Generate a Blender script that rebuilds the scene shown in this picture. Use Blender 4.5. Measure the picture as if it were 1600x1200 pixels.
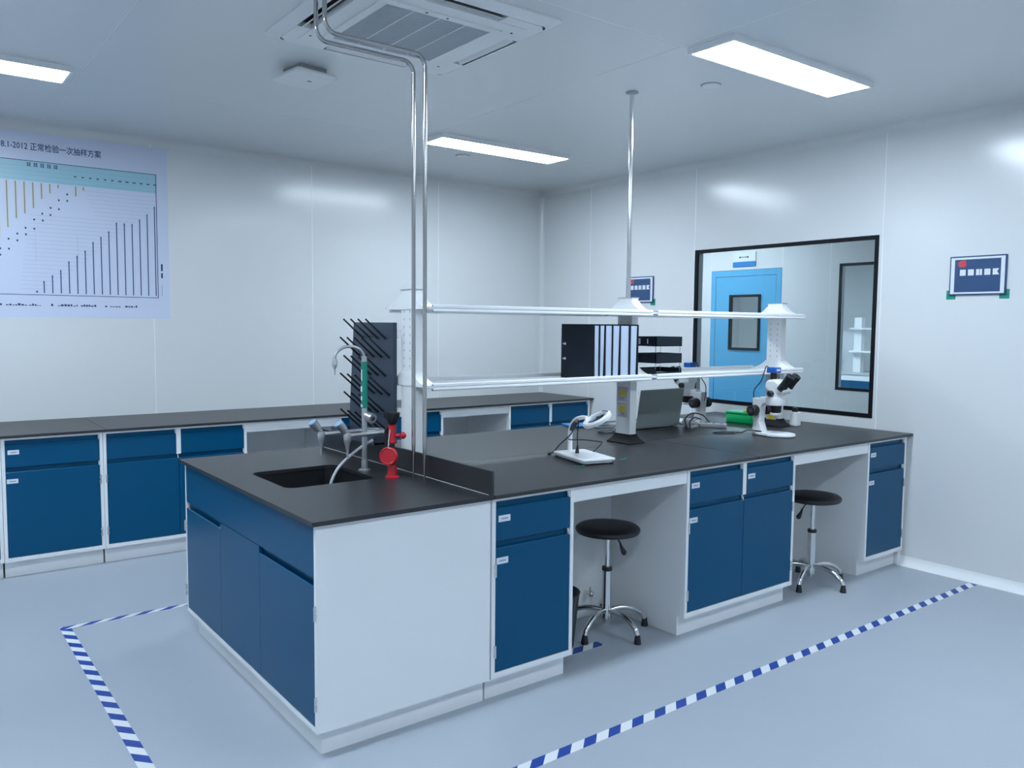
import bpy, bmesh, math, random
from mathutils import Vector, Matrix
random.seed(4)
R = math.radians
SC = bpy.context.scene
COL = SC.collection
for o in list(bpy.data.objects): bpy.data.objects.remove(o)

# ------------------------------------------------------------------ camera
CAM_LOC = Vector((-1.1093, -2.5391, 1.5170))
YAW, PITCH, ROLL, F_PX = 0.9172, -0.0725, 0.0090, 1276.34
cam_d = bpy.data.cameras.new('camera'); cam = bpy.data.objects.new('camera', cam_d); COL.objects.link(cam)
cam_d.sensor_width = 36.0; cam_d.lens = F_PX / 1600 * 36.0; cam_d.clip_start = 0.02; cam_d.clip_end = 60
fw = Vector((math.cos(YAW)*math.cos(PITCH), math.sin(YAW)*math.cos(PITCH), math.sin(PITCH)))
rt0 = Vector((math.sin(YAW), -math.cos(YAW), 0)); up0 = rt0.cross(fw)
rt = rt0*math.cos(ROLL) + up0*math.sin(ROLL); up = up0*math.cos(ROLL) - rt0*math.sin(ROLL)
M = Matrix.Identity(4)
for i in range(3):
    M[i][0] = rt[i]; M[i][1] = up[i]; M[i][2] = -fw[i]; M[i][3] = CAM_LOC[i]
cam.matrix_world = M
SC.camera = cam

# ------------------------------------------------------------------ world, exposure, lamps' light
w = bpy.data.worlds.new('world'); SC.world = w; w.use_nodes = True
w.node_tree.nodes['Background'].inputs[0].default_value = (0, 0, 0, 1)
w.node_tree.nodes['Background'].inputs[1].default_value = 0.0
vs = SC.view_settings
vs.view_transform = 'Standard'; vs.look = 'None'; vs.gamma = 1; vs.use_curve_mapping = False; vs.exposure = 0.0
LAMP_COLOR = (0.73, 0.865, 1.0); LAMP_STRENGTH = 48.0
CORRIDOR_STRENGTH = 31.0; BEYOND_STRENGTH = 48.0

# ------------------------------------------------------------------ materials (all procedural)
MATS = {}
def mat(name, col, rough=0.5, metal=0.0, spec=0.5, coat=0.0, noise=0.0, nscale=8.0, bump=0.0, bscale=60.0, emit=None, es=0.0, trans=0.0, rvar=0.0):
    m = bpy.data.materials.new(name); m.use_nodes = True
    nt = m.node_tree; b = nt.nodes['Principled BSDF']
    b.inputs['Base Color'].default_value = (*col, 1); b.inputs['Roughness'].default_value = rough
    b.inputs['Metallic'].default_value = metal; b.inputs['Specular IOR Level'].default_value = spec
    b.inputs['Coat Weight'].default_value = coat; b.inputs['Coat Roughness'].default_value = 0.12
    if trans: b.inputs['Transmission Weight'].default_value = trans
    if emit: b.inputs['Emission Color'].default_value = (*emit, 1); b.inputs['Emission Strength'].default_value = es
    if noise or bump or rvar:
        tc = nt.nodes.new('ShaderNodeTexCoord')
        n = nt.nodes.new('ShaderNodeTexNoise'); n.inputs['Scale'].default_value = nscale; n.inputs['Detail'].default_value = 5
        nt.links.new(tc.outputs['Object'], n.inputs['Vector'])
        if noise:
            mx = nt.nodes.new('ShaderNodeMix'); mx.data_type = 'RGBA'
            mx.inputs['A'].default_value = (*[c*(1-noise) for c in col], 1); mx.inputs['B'].default_value = (*[min(1, c*(1+noise)) for c in col], 1)
            nt.links.new(n.outputs['Fac'], mx.inputs['Factor']); nt.links.new(mx.outputs['Result'], b.inputs['Base Color'])
        if rvar:
            mr = nt.nodes.new('ShaderNodeMapRange'); mr.inputs['To Min'].default_value = rough-rvar; mr.inputs['To Max'].default_value = rough+rvar
            nt.links.new(n.outputs['Fac'], mr.inputs['Value']); nt.links.new(mr.outputs['Result'], b.inputs['Roughness'])
        if bump:
            n2 = nt.nodes.new('ShaderNodeTexNoise'); n2.inputs['Scale'].default_value = bscale; n2.inputs['Detail'].default_value = 3
            nt.links.new(tc.outputs['Object'], n2.inputs['Vector'])
            bp = nt.nodes.new('ShaderNodeBump'); bp.inputs['Strength'].default_value = bump; bp.inputs['Distance'].default_value = 0.002
            nt.links.new(n2.outputs['Fac'], bp.inputs['Height']); nt.links.new(bp.outputs['Normal'], b.inputs['Normal'])
    MATS[name] = m
    return m
def glassmat(name, tint, ior=1.5, extra=0.0):
    m = bpy.data.materials.new(name); m.use_nodes = True; nt = m.node_tree
    for n in list(nt.nodes): nt.nodes.remove(n)
    out = nt.nodes.new('ShaderNodeOutputMaterial'); mx = nt.nodes.new('ShaderNodeMixShader')
    tr = nt.nodes.new('ShaderNodeBsdfTransparent'); tr.inputs[0].default_value = (*tint, 1)
    gl = nt.nodes.new('ShaderNodeBsdfGlossy'); gl.inputs['Roughness'].default_value = 0.02; gl.inputs['Color'].default_value = (0.9, 0.95, 1, 1)
    fr = nt.nodes.new('ShaderNodeFresnel'); fr.inputs['IOR'].default_value = ior
    nt.links.new(fr.outputs[0], mx.inputs[0]); nt.links.new(tr.outputs[0], mx.inputs[1]); nt.links.new(gl.outputs[0], mx.inputs[2])
    nt.links.new(mx.outputs[0], out.inputs[0]); MATS[name] = m

mat('wall', (0.70, 0.715, 0.72), 0.20, noise=0.012, nscale=1.5, bump=0.02, bscale=4)
mat('ceil', (0.70, 0.72, 0.73), 0.28, noise=0.012, nscale=1.5, bump=0.02, bscale=3)
mat('cove', (0.70, 0.715, 0.72), 0.45, noise=0.01)
mat('sealant', (0.86, 0.88, 0.89), 0.4, noise=0.02)
mat('floor', (0.375, 0.415, 0.465), 0.40, noise=0.035, nscale=1.2, bump=0.06, bscale=250, rvar=0.05)
mat('white', (0.83, 0.84, 0.85), 0.42, noise=0.012, nscale=6, bump=0.015, bscale=300)
mat('white_gloss', (0.86, 0.87, 0.88), 0.28, noise=0.01)
mat('white_plastic', (0.78, 0.79, 0.80), 0.35, noise=0.015)
mat('blue', (0.0, 0.075, 0.175), 0.30, spec=0.22, noise=0.04, nscale=3, bump=0.02, bscale=300)
mat('blacktop', (0.022, 0.022, 0.025), 0.37, spec=0.55, noise=0.05, nscale=30, bump=0.03, bscale=500)
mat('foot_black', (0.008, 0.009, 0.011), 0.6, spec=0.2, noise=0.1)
mat('board', (0.040, 0.058, 0.088), 0.45, spec=0.35, noise=0.05)
mat('black', (0.012, 0.013, 0.016), 0.42, noise=0.1)
mat('black_frame', (0.004, 0.005, 0.008), 0.5, spec=0.2, noise=0.1)
mat('dark_grey', (0.055, 0.062, 0.075), 0.42, noise=0.06)
mat('black_file', (0.009, 0.016, 0.026), 0.5, spec=0.2, noise=0.06)
mat('paper', (0.50, 0.58, 0.72), 0.55, noise=0.05, nscale=14)
mat('grey', (0.35, 0.37, 0.39), 0.4, noise=0.03)
mat('lightgrey', (0.55, 0.57, 0.59), 0.35, noise=0.03)
mat('laptop', (0.33, 0.385, 0.38), 0.42, metal=0.1, noise=0.03)
mat('chrome', (0.72, 0.72, 0.72), 0.16, metal=1.0, noise=0.03)
mat('steel', (0.46, 0.45, 0.445), 0.17, metal=1.0, noise=0.05, nscale=40)
mat('satin', (0.50, 0.51, 0.53), 0.32, metal=0.75, noise=0.03)
mat('red', (0.52, 0.010, 0.022), 0.33, noise=0.05)
mat('green_tape', (0.0, 0.24, 0.17), 0.45, noise=0.08, nscale=30)
mat('green_box', (0.0, 0.62, 0.18), 0.38, noise=0.05)
mat('yellow', (0.85, 0.62, 0.01), 0.45, noise=0.05)
mat('cam_blue', (0.01, 0.12, 0.50), 0.35, metal=0.2, noise=0.05)
mat('folder_blue', (0.02, 0.20, 0.55), 0.45, noise=0.05)
mat('tap_blue', (0.25, 0.42, 0.62), 0.35, noise=0.03)
mat('tape_blue', (0.012, 0.055, 0.30), 0.45, noise=0.06, nscale=40)
mat('tape_white', (0.72, 0.74, 0.76), 0.45, noise=0.03, nscale=40)
mat('door_blue', (0.10, 0.40, 0.66), 0.35, noise=0.02)
mat('poster', (0.60, 0.65, 0.80), 0.30, noise=0.01)
mat('poster_band', (0.34, 0.58, 0.68), 0.32, noise=0.01)
mat('print_navy', (0.02, 0.04, 0.12), 0.45, noise=0.03)
mat('print_blue', (0.02, 0.07, 0.20), 0.45, noise=0.03)
mat('print_grey', (0.30, 0.34, 0.42), 0.45, noise=0.03)
mat('print_orange', (0.16, 0.13, 0.05), 0.45, noise=0.03)
mat('print_cream', (0.62, 0.64, 0.62), 0.4, noise=0.03)
mat('sign_blue', (0.03, 0.075, 0.18), 0.25, noise=0.05)
mat('sign_white', (0.72, 0.76, 0.82), 0.3, noise=0.02)
mat('sign_red', (0.55, 0.06, 0.07), 0.35, noise=0.05)
mat('brown_grey', (0.10, 0.10, 0.10), 0.5, noise=0.1)
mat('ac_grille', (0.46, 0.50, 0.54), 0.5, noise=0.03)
mat('lamp', (0.9, 0.9, 0.9), 0.5, emit=LAMP_COLOR, es=LAMP_STRENGTH)
mat('lamp_corridor', (0.9, 0.9, 0.9), 0.5, emit=LAMP_COLOR, es=CORRIDOR_STRENGTH)
mat('lamp_beyond', (0.9, 0.9, 0.9), 0.5, emit=LAMP_COLOR, es=BEYOND_STRENGTH)
glassmat('glass', (0.95, 0.98, 0.98), 1.28)
glassmat('lens', (0.85, 0.90, 0.92), 1.4)

# ------------------------------------------------------------------ mesh helpers
class MB:
    def __init__(s): s.bm = bmesh.new(); s.mi = 0
    def add(s, other, T=None):
        vm = {}
        for v in other.verts: vm[v] = s.bm.verts.new(T @ v.co if T else v.co)
        for f in other.faces:
            try:
                nf = s.bm.faces.new([vm[v] for v in f.verts]); nf.material_index = s.mi
            except ValueError: pass
        other.free(); return s
    def box(s, x0, x1, y0, y1, z0, z1, bev=0.0, T=None, seg=1):
        b = bmesh.new()
        bmesh.ops.create_cube(b, size=1)
        for v in b.verts: v.co = Vector(((x0+x1)/2 + v.co.x*(x1-x0), (y0+y1)/2 + v.co.y*(y1-y0), (z0+z1)/2 + v.co.z*(z1-z0)))
        if bev: bmesh.ops.bevel(b, geom=list(b.edges), offset=bev, segments=seg, affect='EDGES', profile=0.5)
        return s.add(b, T)
    def tube(s, pts, r, n=10, r2=None, caps=True, radii=None):
        pts = [Vector(p) for p in pts]; k = len(pts); rings = []
        t0 = (pts[1]-pts[0]).normalized(); a = Vector((0, 0, 1)) if abs(t0.z) < .9 else Vector((1, 0, 0)); u = t0.cross(a).normalized()
        for i, p in enumerate(pts):
            t = (pts[min(i+1, k-1)] - pts[max(i-1, 0)]).normalized()
            u = (u - t*u.dot(t)).normalized(); v = t.cross(u)
            rr = radii[i] if radii else (r if r2 is None else r + (r2-r)*i/(k-1))
            rings.append([s.bm.verts.new(p + (u*math.cos(2*math.pi*j/n) + v*math.sin(2*math.pi*j/n))*rr) for j in range(n)])
        for i in range(k-1):
            for j in range(n):
                f = s.bm.faces.new((rings[i][j], rings[i][(j+1) % n], rings[i+1][(j+1) % n], rings[i+1][j])); f.material_index = s.mi
        if caps:
            s.bm.faces.new(list(reversed(rings[0]))).material_index = s.mi; s.bm.faces.new(rings[-1]).material_index = s.mi
        return s
    def cyl(s, a, b, r, r2=None, n=16): return s.tube([a, b], r, n, r2)
    def lathe(s, prof, c=(0, 0, 0), n=24, T=None):
        b = bmesh.new(); rings = []
        for r, z in prof:
            if r < 1e-6: rings.append([b.verts.new((c[0], c[1], c[2]+z))])
            else: rings.append([b.verts.new((c[0]+r*math.cos(2*math.pi*j/n), c[1]+r*math.sin(2*math.pi*j/n), c[2]+z)) for j in range(n)])
        for A, B in zip(rings, rings[1:]):
            for j in range(n):
                if len(A) == 1 and len(B) == 1: continue
                if len(A) == 1: b.faces.new((A[0], B[(j+1) % n], B[j]))
                elif len(B) == 1: b.faces.new((A[j], A[(j+1) % n], B[0]))
                else: b.faces.new((A[j], A[(j+1) % n], B[(j+1) % n], B[j]))
        return s.add(b, T)
    def prism(s, poly, h0, h1, axis='x', T=None, bev=0.0):
        """poly in the plane across axis: x->(y,z)  y->(x,z)  z->(x,y)"""
        b = bmesh.new()
        def P(p, h): return {'x': (h, p[0], p[1]), 'y': (p[0], h, p[1]), 'z': (p[0], p[1], h)}[axis]
        A = [b.verts.new(P(p, h0)) for p in poly]; B = [b.verts.new(P(p, h1)) for p in poly]; n = len(poly)
        b.faces.new(A); b.faces.new(list(reversed(B)))
        for j in range(n): b.faces.new((A[j], B[j], B[(j+1) % n], A[(j+1) % n]))
        bmesh.ops.recalc_face_normals(b, faces=list(b.faces))
        if bev: bmesh.ops.bevel(b, geom=list(b.edges), offset=bev, segments=2, affect='EDGES', profile=0.5)
        return s.add(b, T)
    def sphere(s, c, r, n=14, sc=(1, 1, 1)):
        b = bmesh.new(); bmesh.ops.create_uvsphere(b, u_segments=n, v_segments=n//2+2, radius=r)
        for v in b.verts: v.co = Vector((c[0]+v.co.x*sc[0], c[1]+v.co.y*sc[1], c[2]+v.co.z*sc[2]))
        return s.add(b)
    def quad(s, a, b, c, d):
        f = s.bm.faces.new([s.bm.verts.new(p) for p in (a, b, c, d)]); f.material_index = s.mi; return s
    def mesh(s, name, mats, smooth=True, recalc=True):
        if recalc: bmesh.ops.recalc_face_normals(s.bm, faces=list(s.bm.faces))
        hard = []
        if smooth:
            s.bm.edges.index_update()
            for e in s.bm.edges:      # keep large flat faces flat next to their bevels
                if len(e.link_faces) == 2:
                    a, b = sorted(f.calc_area() for f in e.link_faces)
                    if b > 12*a and e.calc_face_angle(0) > R(8): hard.append(e.index)
        me = bpy.data.meshes.new(name); s.bm.to_mesh(me); s.bm.free()
        for m in (mats if isinstance(mats, (list, tuple)) else [mats]): me.materials.append(MATS[m])
        if smooth:
            for p in me.polygons: p.use_smooth = True
            me.set_sharp_from_angle(angle=R(35))
            for i in hard: me.edges[i].use_edge_sharp = True
        return me
    def obj(s, name, mats, parent=None, loc=(0, 0, 0), rot=(0, 0, 0), smooth=True, recalc=True):
        return link(name, s.mesh(name, mats, smooth, recalc), parent, loc, rot)
def link(name, me, parent=None, loc=(0, 0, 0), rot=(0, 0, 0)):
    o = bpy.data.objects.new(name, me); COL.objects.link(o); o.parent = parent; o.location = loc; o.rotation_euler = rot; return o
def tag(o, label=None, cat=None, group=None, kind=None):
    if label: o['label'] = label
    if cat: o['category'] = cat
    if group: o['group'] = group
    if kind: o['kind'] = kind
    return o
def thing(name, label, cat, loc=(0, 0, 0), rz=0.0, group=None, kind=None):
    return tag(link(name, None, None, loc, (0, 0, rz)), label, cat, group, kind)
def copy_tree(o, parent=None):
    c = o.copy(); COL.objects.link(c); c.parent = parent
    for ch in [x for x in bpy.data.objects if x.parent == o]: copy_tree(ch, c)
    return c
def smooth_pts(pts, k=6):
    P = [Vector(p) for p in pts]; P = [P[0]*2-P[1]] + P + [P[-1]*2-P[-2]]; out = []
    for i in range(1, len(P)-2):
        a, b, c, d = P[i-1:i+3]
        for j in range(k):
            t = j/k; out.append(0.5*((2*b) + (c-a)*t + (2*a-5*b+4*c-d)*t*t + (3*b-3*c+d-a)*t**3))
    out.append(P[-2]); return out
def bend_path(pts, r, k=6):
    P = [Vector(p) for p in pts]; out = [P[0]]
    for i in range(1, len(P)-1):
        a = (P[i-1]-P[i]).normalized(); b = (P[i+1]-P[i]).normalized(); ang = a.angle(b); t = r/math.tan(ang/2)
        s, e = P[i]+a*t, P[i]+b*t; c = P[i] + (a+b).normalized()*(r/math.sin(ang/2))
        va, vb = s-c, e-c
        for j in range(k+1): out.append(c + va.lerp(vb, j/k).normalized()*r)
    out.append(P[-1]); return out
def text(name, body, size, m, parent, loc, rot, align='LEFT', sx=1.0, ext=0.0003):
    c = bpy.data.curves.new(name, 'FONT'); c.body = body; c.size = size; c.align_x = align; c.align_y = 'CENTER'; c.extrude = ext; c.resolution_u = 2; c.offset = size*.012
    t = bpy.data.objects.new(name, c); COL.objects.link(t)
    dg = bpy.context.evaluated_depsgraph_get(); me = bpy.data.meshes.new_from_object(t.evaluated_get(dg))
    bpy.data.objects.remove(t); bpy.data.curves.remove(c)
    me.materials.clear(); me.materials.append(MATS[m])
    for v in me.vertices: v.co.x *= sx
    return link(name, me, parent, loc, rot)
def rrect(x0, x1, y0, y1, r, n=5):
    out = []
    for cx, cy, a0 in ((x1-r, y0+r, -90), (x1-r, y1-r, 0), (x0+r, y1-r, 90), (x0+r, y0+r, 180)):
        for i in range(n+1): a = R(a0+90*i/n); out.append((cx+r*math.cos(a), cy+r*math.sin(a)))
    return out
def T_(loc, rx=0, ry=0, rz=0): return Matrix.Translation(loc) @ Matrix.Rotation(rz, 4, 'Z') @ Matrix.Rotation(ry, 4, 'Y') @ Matrix.Rotation(rx, 4, 'X')

# ------------------------------------------------------------------ dimensions (metres; origin = floor under the sink corner of the island)
W, LS, L, D, H = 1.566, 0.756, 4.052, 3.728, 2.811
ZC, TT = 0.850, 0.016             # worktop height, thickness
XW, YF = -2.75, -4.3              # unseen walls
COR = 1.90                        # corridor wall distance beyond the window wall
XC = L + COR

# ------------------------------------------------------------------ setting
def struct(name, label, loc=(0, 0, 0)): return thing(name, label, None, loc, kind='structure')
fl = MB().box(XW-.1, 11.6, YF-.1, 7.2, -0.08, 0).obj('floor', 'floor'); tag(fl, 'pale blue grey resin floor of the laboratory', kind='structure')

ce = struct('ceiling', 'white panelled laboratory ceiling with fine joints')
xs = [XW, -2.37, -0.25, 1.87, L+.1]; ys = [YF, -2.30, 0.08, 2.46, D+.1]; g = 0.003
for a, b in zip(xs, xs[1:]):
    for c, d in zip(ys, ys[1:]):
        MB().box(a+g, b-g, c+g, d-g, H, H+.04, 0.002).obj('ceiling_panel', 'ceil', ce)
jb = MB()
for x in xs[1:-1]: jb.box(x-g, x+g, YF, D, H+.0005, H+.03)
for y in ys[1:-1]: jb.box(XW, L, y-g, y+g, H+.0007, H+.03)
jb.obj('joint_strip', 'sealant', ce)

def wall_panels(name, label, axis, pos, cuts, zc=(0, H), holes=(), out=1, th=0.06):
    """panels of a wall; axis 'y' = wall plane y=pos running along x"""
    r = struct(name, label); gg = 0.003
    for a, b in zip(cuts, cuts[1:]):
        segs = [(zc[0], zc[1])]
        sub = [(a, b, zc[0], zc[1])]
        for (h0, h1, z0, z1) in holes:
            if h0 < b-1e-3 and h1 > a+1e-3:
                sub = [(a, b, zc[0], z0), (a, b, z1, zc[1])]
                if h0-a > .02: sub.append((a, h0, z0, z1))
                if b-h1 > .02: sub.append((h1, b, z0, z1))
        m = MB()
        for (p, q, z0, z1) in sub:
            if q-p < .01 or z1-z0 < .005: continue
            p2 = p+gg if p == a else p; q2 = q-gg if q == b else q
            if axis == 'y': m.box(p2, q2, pos, pos+th*out, z0, z1)
            else: m.box(pos, pos+th*out, p2, q2, z0, z1)
        m.obj('wall_panel', 'wall', r)
    for c in cuts[1:-1]:
        hz = [(zc[0], zc[1])]
        for (h0, h1, z0, z1) in holes:
            if h0 < c < h1: hz = [(zc[0], z0), (z1, zc[1])]
        m = MB()
        for z0, z1 in hz:
            if axis == 'y': m.box(c-gg, c+gg, pos-.0012*out, pos+.05*out, z0, z1)
            else: m.box(pos-.0012*out, pos+.05*out, c-gg, c+gg, z0, z1)
        m.obj('joint_strip', 'sealant', r)
    return r
WY0, WY1, WZ0, WZ1 = 0.279, 1.803, 0.920, 2.122
wall_panels('wall_back', 'white panel wall behind the long side bench', 'y', D, [XW, -1.995, -0.785, 0.432, 1.648, 2.848, L])
wall_panels('wall_right', 'white panel wall with the black framed viewing window', 'x', L, [YF, -3.41, -2.19, -0.966, 0.254, 1.812, 3.035, D], holes=[(WY0+.002, WY1-.002, WZ0+.002, WZ1-.002)], th=0.08)
wall_panels('wall_left', 'plain white panel wall opposite the window wall', 'x', XW, [YF, -2.3, 0, 2.0, D], out=-1)
wall_panels('wall_front', 'plain white panel wall opposite the side bench', 'y', YF, [XW, -1.0, 1.4, L], out=-1)

# coves
def cove_prof(r, n=6): return [(0, 0), (0, -r)] + [(r-r*math.cos(t), -r+r*math.sin(t)) for t in [i*math.pi/2/n for i in range(1, n)]] + [(r, 0)]
cp = cove_prof(.05)
tag(MB().prism([(D-a, H+b) for a, b in cp], XW, L, 'x').obj('trim_1', 'cove'), 'rounded ceiling cove above the back wall', kind='structure')
tag(MB().prism([(L-a, H+b) for a, b in cp], YF, D, 'y').obj('trim_2', 'cove'), 'rounded ceiling cove above the window wall', kind='structure')
cv = [(L-a, D+b) for a, b in cove_prof(.04)]
tag(MB().prism(cv, 0.0, H-.045, 'z').obj('trim_3', 'wall'), 'rounded vertical cove in the room corner', kind='structure')
tag(MB().prism([(L-a, -b) for a, b in cove_prof(.055)] , YF, .049, 'y').obj('baseboard_right', 'white'), 'white coved skirting along the window wall', kind='structure')
# window in the wall
wn = struct('window_1', 'large viewing window with a black frame')
fwid = .028
for (a, b, c, d) in ((WY0, WY1, WZ1-fwid, WZ1), (WY0, WY1, WZ0, WZ0+fwid), (WY0, WY0+fwid, WZ0+fwid, WZ1-fwid), (WY1-fwid, WY1, WZ0+fwid, WZ1-fwid)):
    MB().box(L-.004, L+.012, a, b, c, d, .001).obj('window_frame', 'black_frame', wn)
for (a, b, c, d) in ((WY0+.002, WY1-.002, WZ1-.012, WZ1-.002), (WY0+.002, WY1-.002, WZ0+.002, WZ0+.012), (WY0+.002, WY0+.012, WZ0+.012, WZ1-.012), (WY1-.012, WY1-.002, WZ0+.012, WZ1-.012)):
    MB().box(L+.0125, L+.08, a, b, c, d).obj('window_lining', 'lightgrey', wn)
MB().box(L+.004, L+.009, WY0+fwid-.004, WY1-fwid+.004, WZ0+fwid-.004, WZ1-fwid+.004).obj('pane', 'glass', wn)

# ---- corridor and the room beyond it
DY0, DY1, DZ = 2.300, 3.176, 2.105
W2Y0, W2Y1, W2Z0, W2Z1 = 0.30, 1.69, 0.935, 2.110
wall_panels('wall_corridor', 'white corridor wall with the sky blue door', 'x', XC, [-2.0, 0.20, 1.78, DY0, DY1, 4.4, 7.0], zc=(0, 2.7), holes=[(W2Y0, W2Y1, W2Z0, W2Z1), (DY0+.003, DY1-.003, 0, DZ)], th=0.08)
tag(MB().box(L+.1, 11.6, -2.0, 7.0, 2.70, 2.74).obj('ceiling_corridor', 'ceil'), 'white ceiling of the corridor and room beyond', kind='structure')
tag(MB().box(L+.1, 11.6, -2.06, -2.0, 0, 2.7).obj('wall_corridor_end', 'wall'), 'end wall of the corridor', kind='structure')
tag(MB().box(L+.1, 11.6, 7.0, 7.06, 0, 2.7).obj('wall_corridor_end_far', 'wall'), 'far end wall of the corridor', kind='structure')
tag(MB().box(11.5, 11.56, -2, 7.0, 0, 2.7).obj('wall_room_beyond', 'wall'), 'far wall of the room beyond the corridor', kind='structure')
tag(MB().box(L, L+.08, D+.06, 7.0, 0, 2.7).obj('wall_corridor_side', 'wall'), 'corridor side wall past the laboratory', kind='structure')
dr = struct('door_1', 'sky blue corridor door with a small black framed window')
for a, b, c, d in ((DY0+.004, DY0+.065, 0.0, DZ-.004), (DY1-.065, DY1-.004, 0.0, DZ-.004), (DY0+.065, DY1-.065, DZ-.065, DZ-.004)):
    MB().box(XC-.005, XC+.05, a, b, c, d, .001).obj('door_frame', 'door_blue', dr)
VY0, VY1, VZ0, VZ1 = 2.54, 2.925, 1.275, 1.848
m = MB()
for a, b, c, d in ((DY0+.069, DY1-.069, 0.01, VZ0), (DY0+.069, DY1-.069, VZ1, DZ-.069), (DY0+.069, VY0, VZ0, VZ1), (VY1, DY1-.069, VZ0, VZ1)):
    m.box(XC-.002, XC+.035, a, b, c, d)
leaf = m.obj('door_leaf', 'door_blue', dr, smooth=False)
for a, b, c, d in ((VY0, VY1, VZ1-.025, VZ1), (VY0, VY1, VZ0, VZ0+.025), (VY0, VY0+.025, VZ0+.025, VZ1-.025), (VY1-.025, VY1, VZ0+.025, VZ1-.025)):
    MB().box(XC-.016, XC+.02, a, b, c, d, .001).obj('window_frame', 'black_frame', leaf)
MB().box(XC+.005, XC+.01, VY0+.02, VY1-.02, VZ0+.02, VZ1-.02).obj('pane', 'glass', leaf)
MB().box(XC-.03, XC-.008, DY0+.085, DY0+.125, 0.95, 1.13, .004).cyl((XC-.045, DY0+.105, 1.04), (XC-.01, DY0+.105, 1.04), .008).box(XC-.052, XC-.04, DY0+.09, DY0+.22, 1.03, 1.05, .004).obj('door_handle', 'satin', leaf)
w2 = struct('window_2', 'tall black framed window in the corridor wall')
for a, b, c, d in ((W2Y0, W2Y1, W2Z1-.026, W2Z1), (W2Y0, W2Y1, W2Z0, W2Z0+.026), (W2Y0, W2Y0+.026, W2Z0+.026, W2Z1-.026), (W2Y1-.026, W2Y1, W2Z0+.026, W2Z1-.026)):
    MB().box(XC-.004, XC+.012, a, b, c, d, .001).obj('window_frame', 'black_frame', w2)
for a, b, c, d in ((W2Y0, W2Y0+.01, W2Z0, W2Z1), (W2Y1-.01, W2Y1, W2Z0, W2Z1)):
    MB().box(XC+.0125, XC+.08, a, b, c, d).obj('window_lining', 'lightgrey', w2)
MB().box(XC+.004, XC+.009, W2Y0+.02, W2Y1-.02, W2Z0+.02, W2Z1-.02).obj('pane', 'glass', w2)
s = thing('door_sign', 'small white and blue sign above the sky blue door', 'sign', (XC-.012, 2.752, 2.135))
MB().box(0, .011, -.14, .14, 0.050, .150, .002).obj('plate', 'sign_white', s)
MB().box(-.001, .011, -.14, .14, 0, .049, .002).obj('blue_band', 'folder_blue', s)
MB().box(-.0006, 0, -.05, .055, .093, .1).box(-.0006, 0, -.055, -.035, .088, .105).box(-.0006, 0, .042, .06, .088, .105).obj('lettering', 'print_navy', s)

# ------------------------------------------------------------------ ceiling lights
def ceiling_light(x, y, label, m='lamp', z=H, group='ceiling light panels', lx=1.16, ly=.27, off=None):
    t = thing('ceiling_light' if off is None else off+'_light_offscreen', label, 'ceiling light', (x, y, z), 0, group)
    f = MB(); a, b = lx/2, ly/2
    for q in ((-a, a, -b, -b+.014), (-a, a, b-.014, b), (-a, -a+.014, -b+.014, b-.014), (a-.014, a, -b+.014, b-.014)): f.box(*q, -.028, 0)
    f.obj('light_frame', 'white_gloss', t)
    MB().box(-a+.014, a-.014, -b+.014, b-.014, -.027, -.004, .003).obj('diffuser' if off is None else off+'_diffuser_offscreen', m, t)
    return t
ceiling_light(2.495, -0.052, 'glowing white ceiling panel in front of the window wall')
ceiling_light(2.515, 2.372, 'glowing white ceiling panel over the side bench near the room corner')
ceiling_light(-0.88, 2.36, 'glowing white ceiling panel in front of the wall chart')
for x, y, nm in ((2.495, -2.47, 'ceiling_right'), (-0.88, -2.47, 'ceiling_front'), (-0.88, -0.052, 'ceiling_left')):
    ceiling_light(x, y, 'glowing white ceiling panel over the open floor', off=nm)
for x, y, nm in ((L+1.0, 2.9, 'corridor_near'), (L+1.0, 5.2, 'corridor_far')): ceiling_light(x, y, 'glowing ceiling panel in the corridor', 'lamp_corridor', 2.70, 'corridor light panels', .3, 1.16, nm)
for x, y, nm in ((8.4, 1.6, 'room_beyond_near'), (8.4, 4.6, 'room_beyond_far')): ceiling_light(x, y, 'glowing ceiling panel in the room beyond the corridor', 'lamp_beyond', 2.70, 'lights of the room beyond', 1.16, .5, nm)

# ceiling cassette
AX, AY, AH = 0.757, 0.652, 0.478
ac = thing('ceiling_air_conditioner', 'white square cassette air conditioner set in the ceiling', 'air conditioner', (AX, AY, H))
SL0, SL1, SLW = .362, .428, .215      # slot inner, outer distance and half length
def ring(m, i, o, z0, z1):
    m.box(-o, o, -o, -i, z0, z1); m.box(-o, o, i, o, z0, z1); m.box(-o, -i, -i, i, z0, z1); m.box(i, o, -i, i, z0, z1)
m = MB()
b = bmesh.new()
levels = [(AH, 0), (AH, -.008), (AH-.008, -.012), (SL1+.012, -.026), (SL1, -.030)]
prev = None
for h, z in levels:
    cur = [b.verts.new((*p, z)) for p in rrect(-h, h, -h, h, .03, 5)]
    if prev:
        for j in range(len(cur)): b.faces.new((prev[j], prev[(j+1) % len(cur)], cur[(j+1) % len(cur)], cur[j]))
    prev = cur
m.add(b)
ring(m, .288, SL0, -.034, -.004)
for k in range(4):
    T = Matrix.Rotation(k*math.pi/2, 4, 'Z')
    m.box(SL0, SL1, SLW, SL0, -.0325, -.004, 0, T); m.box(SL0, SL1, -SL0, -SLW, -.0325, -.004, 0, T)
    m.prism([(SL0, SL0), (SL1, SL0), (SL1, SL0+.03), (SL0+.03, SL1), (SL0, SL1)], -.0325, -.004, 'z', T)
m.obj('body', 'white_plastic', ac, smooth=False)
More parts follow.
